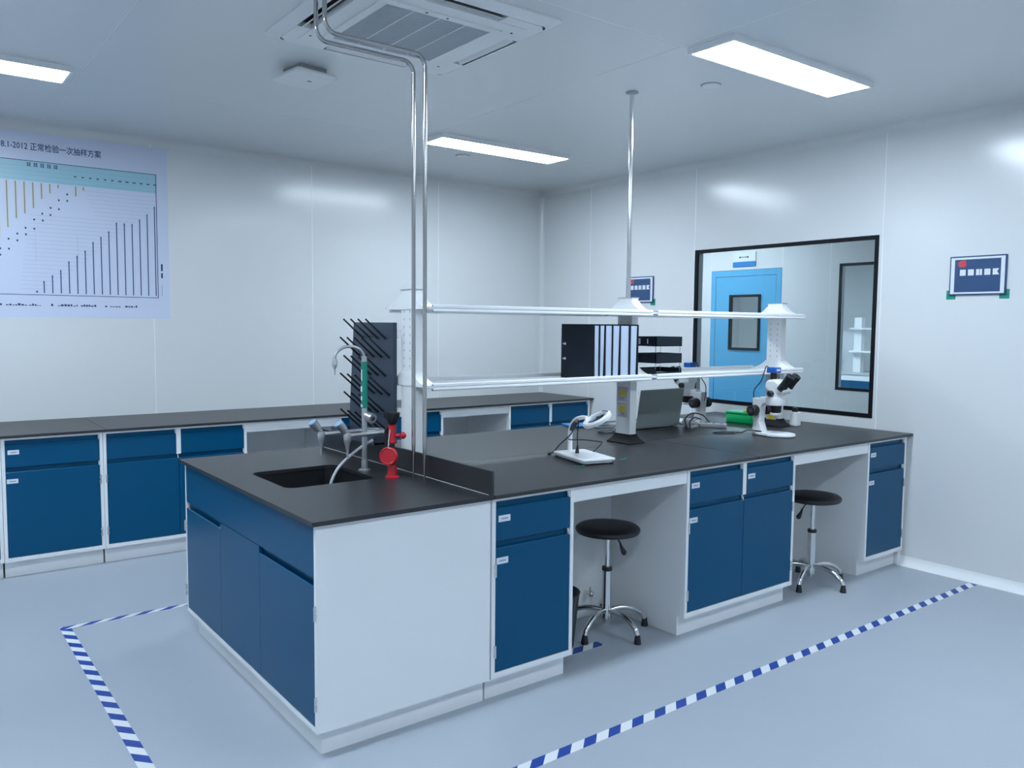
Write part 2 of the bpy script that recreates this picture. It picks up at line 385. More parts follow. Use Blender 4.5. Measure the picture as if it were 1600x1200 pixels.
for k in range(4):
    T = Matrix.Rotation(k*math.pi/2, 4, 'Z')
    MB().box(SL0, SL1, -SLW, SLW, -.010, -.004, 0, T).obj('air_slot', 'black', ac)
    MB().prism([(SL0+.016, -.014), (SL1-.024, -.034), (SL1-.018, -.034), (SL0+.024, -.012)], -SLW+.006, SLW-.006, 'y', T).obj('louvre', 'white_plastic', ac)
m = MB(); ring(m, .250, .288, -.038, -.030); m.obj('grille_frame', 'white_plastic', ac)
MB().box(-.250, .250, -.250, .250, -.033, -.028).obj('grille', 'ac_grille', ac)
for i in range(1, 4): MB().box(-.250+.125*i-.003, -.250+.125*i+.003, -.250, .250, -.0362, -.033).obj('grille_bar', 'white_plastic', ac)
m = MB()
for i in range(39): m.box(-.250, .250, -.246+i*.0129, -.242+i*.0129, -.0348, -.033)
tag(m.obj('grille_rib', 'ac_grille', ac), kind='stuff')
for (sx, sy, z) in ((.335, -.29, -.0355), (-.335, .29, -.0355), (.335, .30, -.0355), (-.08, -.270, -.0395), (.02, -.269, -.0395)):
    MB().cyl((sx, sy, -.03), (sx, sy, z), .006, n=8).obj('screw', 'dark_grey', ac)
# access point, smoke detectors
ap = thing('wireless_access_point', 'square white box hanging under the ceiling beside the air conditioner', 'access point', (.645, 1.52, H), R(8))
MB().box(-.115, .115, -.125, .125, -.062, -.030, .012, seg=3).obj('housing', 'white_plastic', ap)
MB().box(-.075, .075, -.085, .085, -.030, 0).obj('mount', 'grey', ap)
MB().box(.0, .02, -.03, -.02, -.0635, -.0615).obj('logo', 'dark_grey', ap)
for x, y, lab in ((2.463, .389, 'round white smoke detector near the window wall light'), (2.464, 2.776, 'round white smoke detector near the side bench light')):
    t = thing('smoke_detector', lab, 'smoke detector', (x, y, H))
    MB().lathe([(0, -.012), (.03, -.012), (.048, -.009), (.052, -.004), (.052, 0)]).obj('cover', 'white_plastic', t)
    MB().lathe([(.052, -.003), (.055, -.003), (.055, 0), (.052, 0)]).obj('rim', 'grey', t)

# ------------------------------------------------------------------ cabinets
def panel_mesh(wd, h, pull=True):
    if pull: prof = [(0, 0), (0, h-.029), (.003, h-.025), (.006, h-.029), (.012, h-.042), (.018, h-.036), (.0195, h), (.023, h), (.023, 0)]
    else: prof = [(0, 0), (0, h), (.022, h), (.022, 0)]
    return MB().prism(prof, 0, wd, 'x').mesh('panel', 'blue', smooth=False)
_hinge = MB().box(-.006, .006, -.006, 0, -.026, -.003, .002).box(-.006, .006, -.006, 0, .003, .026, .002).cyl((0, -.006, -.026), (0, -.006, .026), .0035, n=8).mesh('hinge', 'chrome')
mm = MB(); mm.box(0, .058, -.0012, 0, 0, .026); mm.mi = 1; mm.box(.014, .047, -.0016, -.0012, .010, .016); _sticker = mm.mesh('sticker', ['sign_white', 'print_grey'], smooth=False)
_cap = MB().prism([(0.0, 0), (.012, .004), (.016, .024), (.009, .024), (0.002, .012)], 0, .004, 'x').mesh('pull_end_cap', 'white', smooth=False)
def front(kind, parent, x, z, wd, h, pull=True, sticker=None, hinge=None, m=None):
    o = link(kind, panel_mesh(wd, h, pull), parent, (x, .001, z))
    if pull: link('pull_end_cap', _cap, o, (wd-.0042, 0, h-.027))
    if sticker is not None: link('label_sticker', _sticker, o, (sticker[0], 0, sticker[1]))
    if hinge:
        for hz in (.085, h-.115): link('hinge', _hinge, o, (-.003 if hinge == 'L' else wd+.003, .0, hz))
    return o
def cabinet(label, x0, x1, yf, depth, ncol, stick=True, hinges='L', group=None, cat='cabinet', name='base_cabinet', zs=0.0):
    t = thing(name, label, cat, (x0, yf, 0), 0, group); wd = x1-x0; st = .018; zt = ZC-TT
    m = MB()
    m.box(0, st, 0, depth, .1, zt); m.box(wd-st, wd, 0, depth, .1, zt)              # sides with front stiles
    m.box(st, wd-st, 0, depth, .1, .124); m.box(st, wd-st, .0, .05, zt-.014, zt)    # bottom, top rail
    m.box(st, wd-st, depth-.012, depth, .124, zt); m.box(st, wd-st, .026, .034, .124, zt-.014)
    m.obj('carcass', 'white', t, smooth=False)
    MB().box(0.004, wd-.004, .05, depth-.02, 0, .0995).obj('plinth', 'white', t, smooth=False)
    zd0, zd1, zb = .660, zt-.016, .127
    if ncol == 1:
        front('drawer', t, st+.002, zd0, wd-2*st-.004, zd1-zd0, True, (.012, .075) if stick else None)
        front('door', t, st+.002, zb, wd-2*st-.004, zd0-zb-.003, True, (.003, zd0-zb-.095) if stick else None, hinges)
    else:
        c = wd/2; mb = MB().box(c-.014, c+.014, 0, .03, zd0-.002, zt-.014); mb.obj('mid_stile', 'white', t, smooth=False)
        front('drawer', t, st+.002, zd0, c-.016-st-.002, zd1-zd0, True, (.012, .075) if stick else None)
        front('drawer', t, c+.016, zd0, wd-st-.002-c-.016, zd1-zd0, True, (.012, .075) if stick else None)
        front('door', t, st+.002, zb, c-.0015-st-.002, zd0-zb-.003, True, (.003, zd0-zb-.095) if stick else None, 'L')
        front('door', t, c+.0015, zb, wd-st-.002-c-.0015, zd0-zb-.003, True, None, 'R')
    return t
YI = .022            # island cabinet front
cabinet('blue one-drawer cabinet adjoining the sink unit, beside the knee space with the bin', .760, 1.190, YI, .53, 1, hinges='L')
cabinet('blue double cabinet with two drawers and two doors between the two black stools', 1.918, 2.806, YI, .53, 2)
cabinet('narrow blue one-drawer cabinet at the island end against the window wall', 3.556, 4.012, YI, .53, 1, hinges='R')
def knee(label, x0, x1, yf, yb, nm='knee_space_panel'):
    t = thing(nm, label, 'panel', (x0, yf, 0))
    wd = x1-x0
    MB().box(.001, wd-.001, .004, .024, .765, ZC-TT).obj('apron', 'white', t, smooth=False)
    MB().box(.001, wd-.001, yb-yf, yb-yf+.016, 0.0, ZC-TT).obj('back_panel', 'white', t, smooth=False)
    return t
k1 = knee('white knee space panel behind the stool with the hanging lever', 1.190, 1.918, YI, .535)
m = MB(); m.tube([(1.74-1.19, .535-YI, .13), (1.74-1.19, .50-YI, .13)], .012, 10); m.sphere((.55, .472, .13), .016); m.cyl((.55, .478, .13), (.55, .478, .165), .005, n=8)
m.obj('valve', 'chrome', k1)
knee('white knee space panel behind the stool near the window wall', 2.806, 3.556, YI, .535)
fp = MB().box(4.0125, L-.001, .05, .5, 0.0, ZC-TT).obj('filler_panel', 'white', None, smooth=False); tag(fp, 'narrow white filler strip between island cabinet and window wall', 'filler panel')

# sink cabinet: front faces -X
sk = thing('sink_cabinet', 'blue and white sink cabinet at the free end of the island', 'cabinet', (.020, W-.022, 0), R(-90))
SW, SD = W-.044, LS-.024                 # width along local x, depth
m = MB(); st = .016; zt = ZC-TT
m.box(0, st, 0, SD, .1, zt); m.box(SW-st, SW, 0, SD, .1, zt); m.box(st, SW-st, 0, SD, .1, .118); m.box(st, SW-st, SD-.014, SD, .118, zt)
m.box(st, SW-st, .026, .032, .118, .62)
m.obj('carcass', 'white', sk, smooth=False)
MB().box(.05, SW-.045, .035, SD+.0, 0, .0995).obj('plinth', 'white', sk, smooth=False)
front('apron', sk, st*.5, .646, SW-st, zt-.646, False)
x1, x2 = .515, .985
front('door', sk, .006, .122, x1-.008, .520, True, None, 'L')
front('fixed_panel', sk, x1, .122, x2-x1, .521, False)
front('door', sk, x2+.002, .122, SW-.008-x2, .520, True, None, 'R')

# ---- worktops
def slab(label, x0, x1, y0, y1, name='worktop'):
    o = MB().box(0, x1-x0, 0, y1-y0, 0, TT, .0025, seg=2).obj(name, 'blacktop', None, (x0, y0, ZC-TT)); return tag(o, label, 'worktop')
SX, SY = 2.45, .715
slab('black worktop slab of the island under the magnifier lamp', LS+.001, SX-.0035, 0, SY-.0008)
slab('black worktop slab of the island running up to the window wall, above the double cabinet', SX, L-.002, 0, SY-.0008)
slab('black worktop slab on the far half of the island beside the splash board', LS+.001, SX-.0035, SY, W)
slab('black worktop slab on the far half of the island under the green box', SX, L-.002, SY, W)
# sink slab with cut-out
HX0, HX1, HY0, HY1 = .150, .555, .585, 1.015
def holed(b, z, outer, inner):
    A = [b.verts.new((*p, z)) for p in outer]; B = [b.verts.new((*p, z)) for p in inner]; e = []
    for Lp in (A, B):
        for i in range(len(Lp)): e.append(b.edges.new((Lp[i], Lp[(i+1) % len(Lp)])))
    bmesh.ops.triangle_fill(b, use_beauty=True, edges=e)
    return A, B
b = bmesh.new(); outer = rrect(0, LS-.0005, 0, W, .004, 3); inner = rrect(HX0, HX1, HY0, HY1, .045)
A0, B0 = holed(b, ZC, outer, inner); A1, B1 = holed(b, ZC-TT, outer, inner)
for P, Q in ((A0, A1), (B0, B1)):
    for i in range(len(P)): b.faces.new((P[i], P[(i+1) % len(P)], Q[(i+1) % len(P)], Q[i]))
st_ = thing('sink_worktop', 'black worktop with a cut-out for the sink at the island end', 'worktop')
MB().add(b).obj('slab', 'blacktop', st_, smooth=False)
b = bmesh.new(); loops = []
for off, z in ((.006, ZC-.004), (.006, ZC-.008), (-.002, ZC-.22), (-.03, ZC-.245)):
    loops.append([b.verts.new((*p, z)) for p in rrect(HX0-off, HX1+off, HY0-off, HY1+off, .05)])
for P, Q in zip(loops, loops[1:]):
    for i in range(len(P)): b.faces.new((P[i], P[(i+1) % len(P)], Q[(i+1) % len(P)], Q[i]))
b.faces.new(loops[-1])
bs = MB().add(b).obj('basin', 'black', st_)
MB().lathe([(0, .004), (.03, .004), (.034, 0)], (.35, .8, ZC-.245)).obj('drain', 'chrome', bs)
sp = MB().box(0, .013, 0, W-.01, 0, .098, .002).obj('splash_board', 'blacktop', None, (LS-.0135, .002, ZC)); tag(sp, 'black upright splash board across the island behind the sink', 'splash board')
ln = MB().box(-.0008, 0, 0.02, W-.03, 0, .0025).obj('sealant_bead', 'lightgrey', sp)

# ---- bench along the back wall
YB = 2.974
cabinet('blue one-drawer cabinet at the outer end of the side bench, beyond the chart', -1.145, -.608, YB, .74, 1, stick=False, hinges='L')
cabinet('blue one-drawer cabinet with white stickers in the side bench under the chart', -.606, -.070, YB, .74, 1, hinges='R')
cabinet('blue double cabinet in the side bench behind the sink end of the island', -.068, .828, YB, .74, 2, stick=False)
cabinet('blue double cabinet in the side bench behind the drying rack', 1.515, 2.420, YB, .74, 2, stick=False)
cabinet('blue double cabinet in the side bench at the room corner', 3.085, 4.014, YB, .74, 2, stick=False)
knee('white open knee space of the side bench left of the drying rack', .828, 1.515, YB, 3.60)
knee('white open knee space of the side bench seen beside the gas pipes', 2.420, 3.085, YB, 3.60)
tag(MB().box(4.0145, L-.001, YB+.03, YB+.6, 0.0, ZC-TT).obj('filler_panel', 'white', None, smooth=False), 'narrow white filler strip between side bench and window wall', 'filler panel')
slab('black side bench worktop slab under the chart', -1.16, -.050, YB-.02, D-.001)
slab('black side bench worktop slab behind the sink', -.048, 2.03, YB-.02, D-.001)
slab('black side bench worktop slab reaching the room corner', 2.032, L-.002, YB-.02, D-.001)

# ------------------------------------------------------------------ reagent rack on the island
rk = thing('reagent_rack', 'white two-tier reagent rack along the middle of the island', 'shelf rack', (0, 0, ZC))
PXS = (.828, 2.240, 3.655); PY = .757; PHX, PHY = .026, .056; YR0, YR1 = .555, .958
zl, zu = 1.235-ZC, 1.587-ZC; ztop = 1.672-ZC
def bracket_poly(z, hgt):
    n = 8; pts = [(YR0+.004, z)]
    for i in range(n+1):
        t = i/n; pts.append((YR0+.004 + (PY-PHY-.004-YR0)*t, z+.010 + (hgt-.010)*t**2.6))
    for i in range(n, -1, -1):
        t = i/n; pts.append((YR1-.004 - (YR1-.004-PY-PHY)*t, z+.010 + (hgt-.010)*t**2.6))
    pts.append((YR1-.004, z)); return pts
for i, px in enumerate(PXS):
    p = MB().box(px-PHX, px+PHX, PY-PHY, PY+PHY, .045, ztop, .003).obj('post', 'white_gloss', rk)
    b = bmesh.new(); prev = None
    for k in range(7):
        t = k/6; ex = .032*(1-t)**1.6
        h = [(px+sx*(PHX+.004+ex), PY+sy*(PHY+.003+ex), .006+.046*t) for sx, sy in ((-1, -1), (1, -1), (1, 1), (-1, 1))]
        if k == 0:
            base = [b.verts.new((q[0], q[1], 0)) for q in h]; b.faces.new(base); prev = base
        cur = [b.verts.new(q) for q in h]
        for j in range(4): b.faces.new((prev[j], prev[(j+1) % 4], cur[(j+1) % 4], cur[j]))
        prev = cur
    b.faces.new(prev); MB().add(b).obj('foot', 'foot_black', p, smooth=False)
    MB().box(px-PHX-.002, px+PHX+.002, PY-PHY-.002, PY+PHY+.002, ztop, ztop+.004).obj('post_cap', 'grey', p)
    for z, hg in ((zl, .062), (zu, .070)):
        MB().prism(bracket_poly(z-.004, hg), px-PHX-.006, px+PHX+.006, 'x').obj('bracket', 'white_gloss', rk)
    s = MB()
    for k in range(9):
        for yy in (-.026, .026): s.box(px-PHX-.0006, px-PHX+.001, PY+yy-.0025, PY+yy+.0025, .43+k*.036, .441+k*.036)
    s.obj('slot', 'grey', p)
    if i:
        for z in ((1.04-ZC, 1.13-ZC) if i == 1 else (.91-ZC,)):
            so = MB().box(px-PHX-.006, px-PHX, PY-.040, PY+.040, z-.040, z+.040, .002).obj('socket', 'lightgrey', p)
            MB().box(px-PHX-.0072, px-PHX-.006, PY-.022, PY+.022, z-.012, z+.020, 0).obj('yellow_sticker', 'yellow', so)
            MB().box(px-PHX-.0066, px-PHX-.0059, PY-.010, PY-.006, z-.03, z-.018).box(px-PHX-.0066, px-PHX-.0059, PY+.006, PY+.010, z-.03, z-.018).obj('socket_hole', 'dark_grey', so)
def rail_prof(y, z, sgn):
    # two rounded ridges
    pts = [(y+.016*sgn, z+.017), (y+.004*sgn, z+.017), (y, z+.013), (y, z+.003), (y+.004*sgn, z-.001), (y+.001*sgn, z-.004), (y, z-.012), (y+.004*sgn, z-.017), (y+.016*sgn, z-.017)]
    return pts
for z in (zl, zu):
    for a, bb, lb in ((PXS[0]-.008, PXS[1]-.010, 0), (PXS[1]+.032, PXS[2]+.012, 1)):
        s = MB().box(a+.01, bb-.01, YR0+.014, YR1-.014, z-.010, z-.002, 0).obj('shelf', 'white_gloss', rk)
        MB().prism(rail_prof(YR0, z, 1), a, bb, 'x').obj('front_rail', 'white_gloss', s)
        MB().prism(rail_prof(YR1, z, -1), a, bb, 'x').obj('rear_rail', 'white_gloss', s)
        if lb == 0: MB().cyl((a-.001, YR0+.006, z+.010), (a+.002, YR0+.006, z+.010), .003, n=8).cyl((a-.001, YR0+.006, z-.013), (a+.002, YR0+.006, z-.013), .003, n=8).obj('screw', 'dark_grey', s)
    MB().box(PXS[1]-.009, PXS[1]+.030, YR0+.008, YR0+.016, z-.015, z+.015).box(PXS[1]-.009, PXS[1]+.030, YR1-.016, YR1-.008, z-.015, z+.015).obj('rail_joiner', 'grey', rk)

# ------------------------------------------------------------------ pipes
t = MB().cyl((2.235, .752, ztop+ZC+.004), (2.235, .752, H-.005), .0125).obj('conduit_pole', 'chrome'); tag(t, 'single steel service pole from rack post up to the ceiling', 'pole')
MB().lathe([(0, 0), (.036, 0), (.036, -.005), (.015, -.012), (0, -.012)], (2.235, .752, H)).obj('ceiling_flange', 'grey', t)
def gas_pipe(x, y, zb, xe, label):
    pth = [Vector((x, y, ZC)), Vector((x, y, ZC+.14))] + [p for p in bend_path([(x, y, ZC+.15), (x, y, zb), (xe, y, zb), (xe, y, H-.001)], .05, 7)]
    rad = [.0035, .009] + [.009]*(len(pth)-2)
    o = MB().tube(pth, .009, 14, radii=rad).obj('gas_pipe', 'steel'); tag(o, label, 'pipe', 'gas pipes over the sink')
    return o
gas_pipe(.700, .525, 2.616, .262, 'bent steel gas pipe rising from sink worktop, the one closer to the faucet')
gas_pipe(.708, .446, 2.626, .262, 'bent steel gas pipe rising from sink worktop, the one farther from the faucet')

# ------------------------------------------------------------------ drying rack
dk = thing('drying_rack', 'dark grey wall peg board drying rack with slanted pegs', 'drying rack', (.778, 0, 0))
MB().prism([(.822, .955), (1.285, .955), (1.275, 1.10), (1.228, 1.522), (.822, 1.522)], -.012, .008, 'x', bev=.002).obj('board', 'board', dk, smooth=False)
peg = MB().tube([(0, 0, 0), (-.012, 0, .010), (-.105, 0, .092)], .0048, 8, radii=[.0065, .0052, .0042]).mesh('peg', 'black')
for r in range(6):
    z = 1.445-r*.0885
    for k in range(5):
        y = (.895 if r % 2 == 0 else .858) + k*.0765
        if r % 2 == 0 and k == 4: continue
        link('peg', peg, dk, (-.012, y, z))
m = MB(); m.box(-.11, -.012, .825, 1.28, .955, .963); m.box(-.113, -.108, .825, 1.28, .955, .995); m.box(-.11, -.012, .825, .829, .955, .995); m.box(-.11, -.012, 1.276, 1.28, .955, .995)
m.obj('drip_tray', 'board', dk, smooth=False)
for z in (1.08, 1.45): MB().box(.008, .034, .8145, .850, z, z+.04).obj('mounting_arm', 'white_gloss', dk, smooth=False)

# ------------------------------------------------------------------ faucet
fx, fy = .597, .785
fa = thing('lab_faucet', 'grey gooseneck laboratory faucet with green tape beside the sink', 'faucet', (fx, fy, ZC))
MB().lathe([(0, 0), (.028, 0), (.028, .006), (.015, .010), (.0145, .04), (.0125, .05), (.0125, .52), (0, .52)], n=20).obj('column', 'satin', fa)
MB().lathe([(.0138, .285), (.0142, .29), (.0145, .40), (.0138, .495), (.0128, .495), (.0128, .285)], n=16).obj('green_tape', 'green_tape', fa)
MB().box(-.0148, -.0135, -.006, .002, .41, .46).box(-.0148, -.0135, -.006, .006, .36, .385).box(-.0148, -.0135, -.005, .005, .32, .34).box(-.0148, -.0135, -.008, .008, .29, .302).obj('tape_print', 'sign_white', fa)
pts = [(0, 0, .50), (0, 0, .51)] + [(-.072+.072*math.cos(a), 0, .512+.052*math.sin(a)) for a in [i*math.pi*.92/12 for i in range(1, 13)]]
e = pts[-1]; pts += [(e[0]-.002, 0, e[2]-.03)]
MB().tube(smooth_pts(pts, 2), .0068, 12).obj('gooseneck', 'satin', fa)
MB().lathe([(0, -.07), (.0035, -.07), (.0035, -.045), (.011, -.03), (.012, -.015), (.009, 0), (0, 0)], (e[0]-.002, 0, e[2]-.015), 14).obj('nozzle', 'chrome', fa)
# U-shaped branch with two taps
ub = [(-.10, -.056, .172), (.03, -.056, .176)] + [(.035+.05*math.sin(a), -.056*math.cos(a), .178) for a in [i*math.pi/8 for i in range(9)]] + [(.03, .056, .176), (-.18, .056, .172)]
br = MB().tube(ub, .0105, 12).cyl((0, 0, .177), (.085, 0, .178), .009).obj('branch_pipe', 'satin', fa)
for (tx, ty) in ((-.112, -.056), (-.185, .056)):
    tp = MB().lathe([(0, .015), (.016, .015), (.018, 0), (.016, -.02), (.009, -.045), (.0085, -.055), (0, -.055)], (tx, ty, .17), 16).obj('tap', 'satin', fa)
    d = Vector((-.62, .05, .78)).normalized(); c = Vector((tx, ty, .18))
    kn = MB().tube([c, c+d*.02, c+d*.022, c+d*.062], .014, 14, radii=[.010, .011, .017, .021]).obj('tap_knob', 'satin', tp)
    MB().tube([c+d*.0621, c+d*.066, c+d*.068], .02, 14, radii=[.0205, .019, .010]).obj('knob_cap', 'tap_blue', kn)
    MB().tube([(tx, ty, .117), (tx, ty, .075)], .006, 10, r2=.0045).obj('spout', 'satin', tp)
d = Vector((.25, -.95, -.25)).normalized(); c = Vector((0, 0, .255))
hv = MB().tube([c, c+d*.012, c+d*.015, c+d*.058], .012, 14, radii=[.010, .012, .018, .023]).obj('tap_knob', 'satin', fa)
MB().tube([c+d*.0581, c+d*.062], .011, 12, r2=.008).obj('knob_cap', 'black', hv)
hs = MB().tube(smooth_pts([(x-fx, y-fy, z-ZC) for x, y, z in ((.642, .79, .985), (.60, .795, .965), (.52, .775, .925), (.455, .765, .875), (.418, .765, .80), (.405, .765, .70), (.40, .77, .63))], 6), .0065, 10).obj('rinse_hose', 'lightgrey', fa)

# ------------------------------------------------------------------ red eye wash
ew = thing('eye_wash', 'red emergency eye wash with black twin cup head beside the faucet', 'eye wash', (.616, .563, ZC))
MB().lathe([(0, 0), (.031, 0), (.031, .006), (.022, .010), (.0185, .050), (.016, .056), (0, .056)], n=20).obj('base', 'red', ew)
MB().cyl((0, 0, .05), (0, 0, .16), .011).obj('stem', 'black', ew)
MB().lathe([(0, .150), (.017, .150), (.019, .158), (.016, .165), (.0165, .228), (.019, .232), (0, .235)], n=18).obj('valve_body', 'red', ew)
MB().cyl((.012, -.012, .185), (.03, -.035, .185), .008).sphere((.031, -.037, .186), .0155).obj('valve_knob', 'red', ew)
MB().lathe([(0, .228), (.014, .228), (.020, .240), (.032, .262), (.034, .283), (.030, .283), (.024, .262), (0, .25)], n=18).lathe([(0, .255), (.012, .262), (.014, .285), (.010, .285), (0, .27)], (-.02, .02, 0), 12).obj('cup_head', 'black', ew)
c = Vector((-.03, -.018, .098)); nrm = Vector((-.75, -.62, .1)).normalized()
q = nrm.to_track_quat('Z', 'Y').to_matrix().to_4x4()
MB().lathe([(0, .004), (.030, .004), (.034, .007), (.0385, .005), (.040, 0), (.040, -.012), (0, -.012)], T=Matrix.Translation(c) @ q, n=24).obj('dust_cap', 'red', ew)
MB().tube(smooth_pts([(-.012, -.006, .215), (-.024, -.012, .17), (-.03, -.018, .136)], 5), .002, 6).obj('chain', 'lightgrey', ew)
MB().tube(smooth_pts([(.006, .016, .22), (-.004, .045, .20), (-.002, .045, .13), (.0, .02, .09)], 5), .009, 8).obj('supply_hose', 'black', ew)

# ------------------------------------------------------------------ magnifier lamp
ml = thing('magnifier_lamp', 'white desk magnifier lamp on a flat tray base on the island', 'magnifier lamp', (1.625, .440, ZC), R(-13))
MB().prism(rrect(-.092, .092, -.158, .158, .015, 4), .017, .027, 'z', bev=.002).obj('tray_base', 'white_gloss', ml)
MB().prism(rrect(-.082, .082, -.148, .148, .012, 3), .006, .0168, 'z').obj('underside', 'white_plastic', ml)
for sx in (-1, 1):
    for sy in (-1, 1): MB().cyl((sx*.075, sy*.14, 0), (sx*.075, sy*.14, .007), .011, n=12).obj('foot', 'black', ml)
armp = smooth_pts([(0, .142, .025), (0, .143, .10), (0, .135, .145), (.008, .108, .185), (.022, .065, .203), (.032, .030, .205)], 5)
MB().tube(armp, .011, 12, radii=[.0125 - .002*i/(len(armp)-1) for i in range(len(armp))]).obj('arm', 'white_gloss', ml)
MB().tube([(0, .128, .135), (0, .105, .165), (0, .072, .185)], .012, 8).obj('arm_joint', 'dark_grey', ml)
T = T_((.043, -.050, .206), rz=R(-6)) @ Matrix.Rotation(R(-31), 4, 'Y') @ Matrix.Rotation(R(-5), 4, 'X'); b = bmesh.new(); n = 32; rr = []
for (a, bb, z) in ((.050, .068, .010), (.066, .088, .012), (.074, .099, .005), (.072, .097, -.009), (.058, .078, -.012), (.050, .068, -.010)):
    rr.append([b.verts.new((a*math.cos(2*math.pi*j/n), bb*math.sin(2*math.pi*j/n), z)) for j in range(n)])
for P, Q in zip(rr, rr[1:]+rr[:1]):
    for j in range(n): b.faces.new((P[j], P[(j+1) % n], Q[(j+1) % n], Q[j]))
hd = MB().add(b, T).obj('lamp_head', 'white_gloss', ml)
MB().lathe([(0, .004), (.03, .003), (.0505, 0), (.03, -.003), (0, -.004)], T=T @ Matrix.Diagonal((1, 1.36, 1, 1)), n=28).obj('lens', 'lens', hd)
MB().box(-.006, .006, -.05, -.02, .0135, .017, 0, T).box(.054, .058, -.045, .03, .0132, .0155, 0, T).obj('switch', 'dark_grey', hd)
cb = MB()
cb.tube(smooth_pts([(-.008, .04, .19), (-.012, .045, .12), (-.012, .042, .06)], 6), .003, 6)
cb.tube([(-.012, .042, .07), (-.012, .042, .06), (-.014, .042, .028)], .006, 8, radii=[.003, .006, .011])
cb.tube(smooth_pts([(.004, .12, .165), (.012, .15, .11), (-.012, .135, .085), (.03, .06, .09), (.06, -.02, .092), (.078, -.045, .088), (.082, .01, .05), (.085, .05, .029)], 6), .0028, 6)
cb.tube(smooth_pts([(-.004, .06, .18), (-.01, .11, .12), (-.02, .15, .085), (-.045, .17, .055), (-.07, .185, .02), (-.09, .19, .006)], 6), .003, 6)
cb.tube([(-.085, .19, .006), (-.10, .195, .008)], .007, 8)
cb.obj('power_cable', 'black', ml)
for x, y, a, lab in ((1.808, .345, 20, 'small scrap of green tape stuck on the worktop near the lamp tray'), (1.48, .31, -20, 'green tape scrap showing from under the lamp tray edge')):
    tag(MB().prism([(-.030, -.008), (.028, -.010), (.030, .006), (.004, .003), (-.028, .010)], 0, .0008, 'z').obj('green_tape_scrap', 'green_tape', None, (x, y, ZC+.0002), (0, 0, R(a))), lab, 'tape')

# ------------------------------------------------------------------ laptop and neighbours
lp = thing('laptop', 'open grey laptop seen from behind its lid', 'laptop', (2.875, 1.10, ZC))
MB().box(-.205, .205, 0, .265, .006, .020, .003, seg=2).obj('base', 'laptop', lp)
MB().box(-.17, .17, .02, .15, .020, .0212).obj('keyboard', 'black', lp)
T = T_((0, -.004, .018), rx=R(9))
ld = MB().box(-.205, .205, -.007, 0, 0, .246, .003, T, 2).obj('lid', 'laptop', lp)
MB().box(-.195, .195, 0.0002, .001, .012, .238, 0, T).obj('screen', 'black', ld)
MB().lathe([(0, .0006), (.014, .0006), (.014, 0)], T=T @ T_((.0, -.0072, .115), rx=R(90)), n=20).obj('logo', 'satin', ld)
for sx in (-1, 1):
    for yy in (.02, .24): MB().cyl((sx*.17, yy, 0), (sx*.17, yy, .006), .008, n=10).obj('foot', 'black', lp)
tag(MB().box(-.13, .13, -.09, .09, 0, .012, .002).obj('folder', 'folder_blue', None, (2.555, 1.445, ZC+.0003), (0, 0, R(-18))), 'flat blue folder lying behind the magnifier lamp', 'folder')
m = MB()
for k in range(5):
    a0 = k*1.1; m.tube([(.055*(1+.08*k)*math.cos(a0+i*.4), .04*(1+.06*k)*math.sin(a0+i*.4), .006+.007*k+.004*math.sin(i)) for i in range(17)], .0045, 6)
tag(m.obj('cable_coil', 'grey', None, (2.47, 1.155, ZC-.0005)), 'coiled grey cable behind the middle rack post', 'cable')

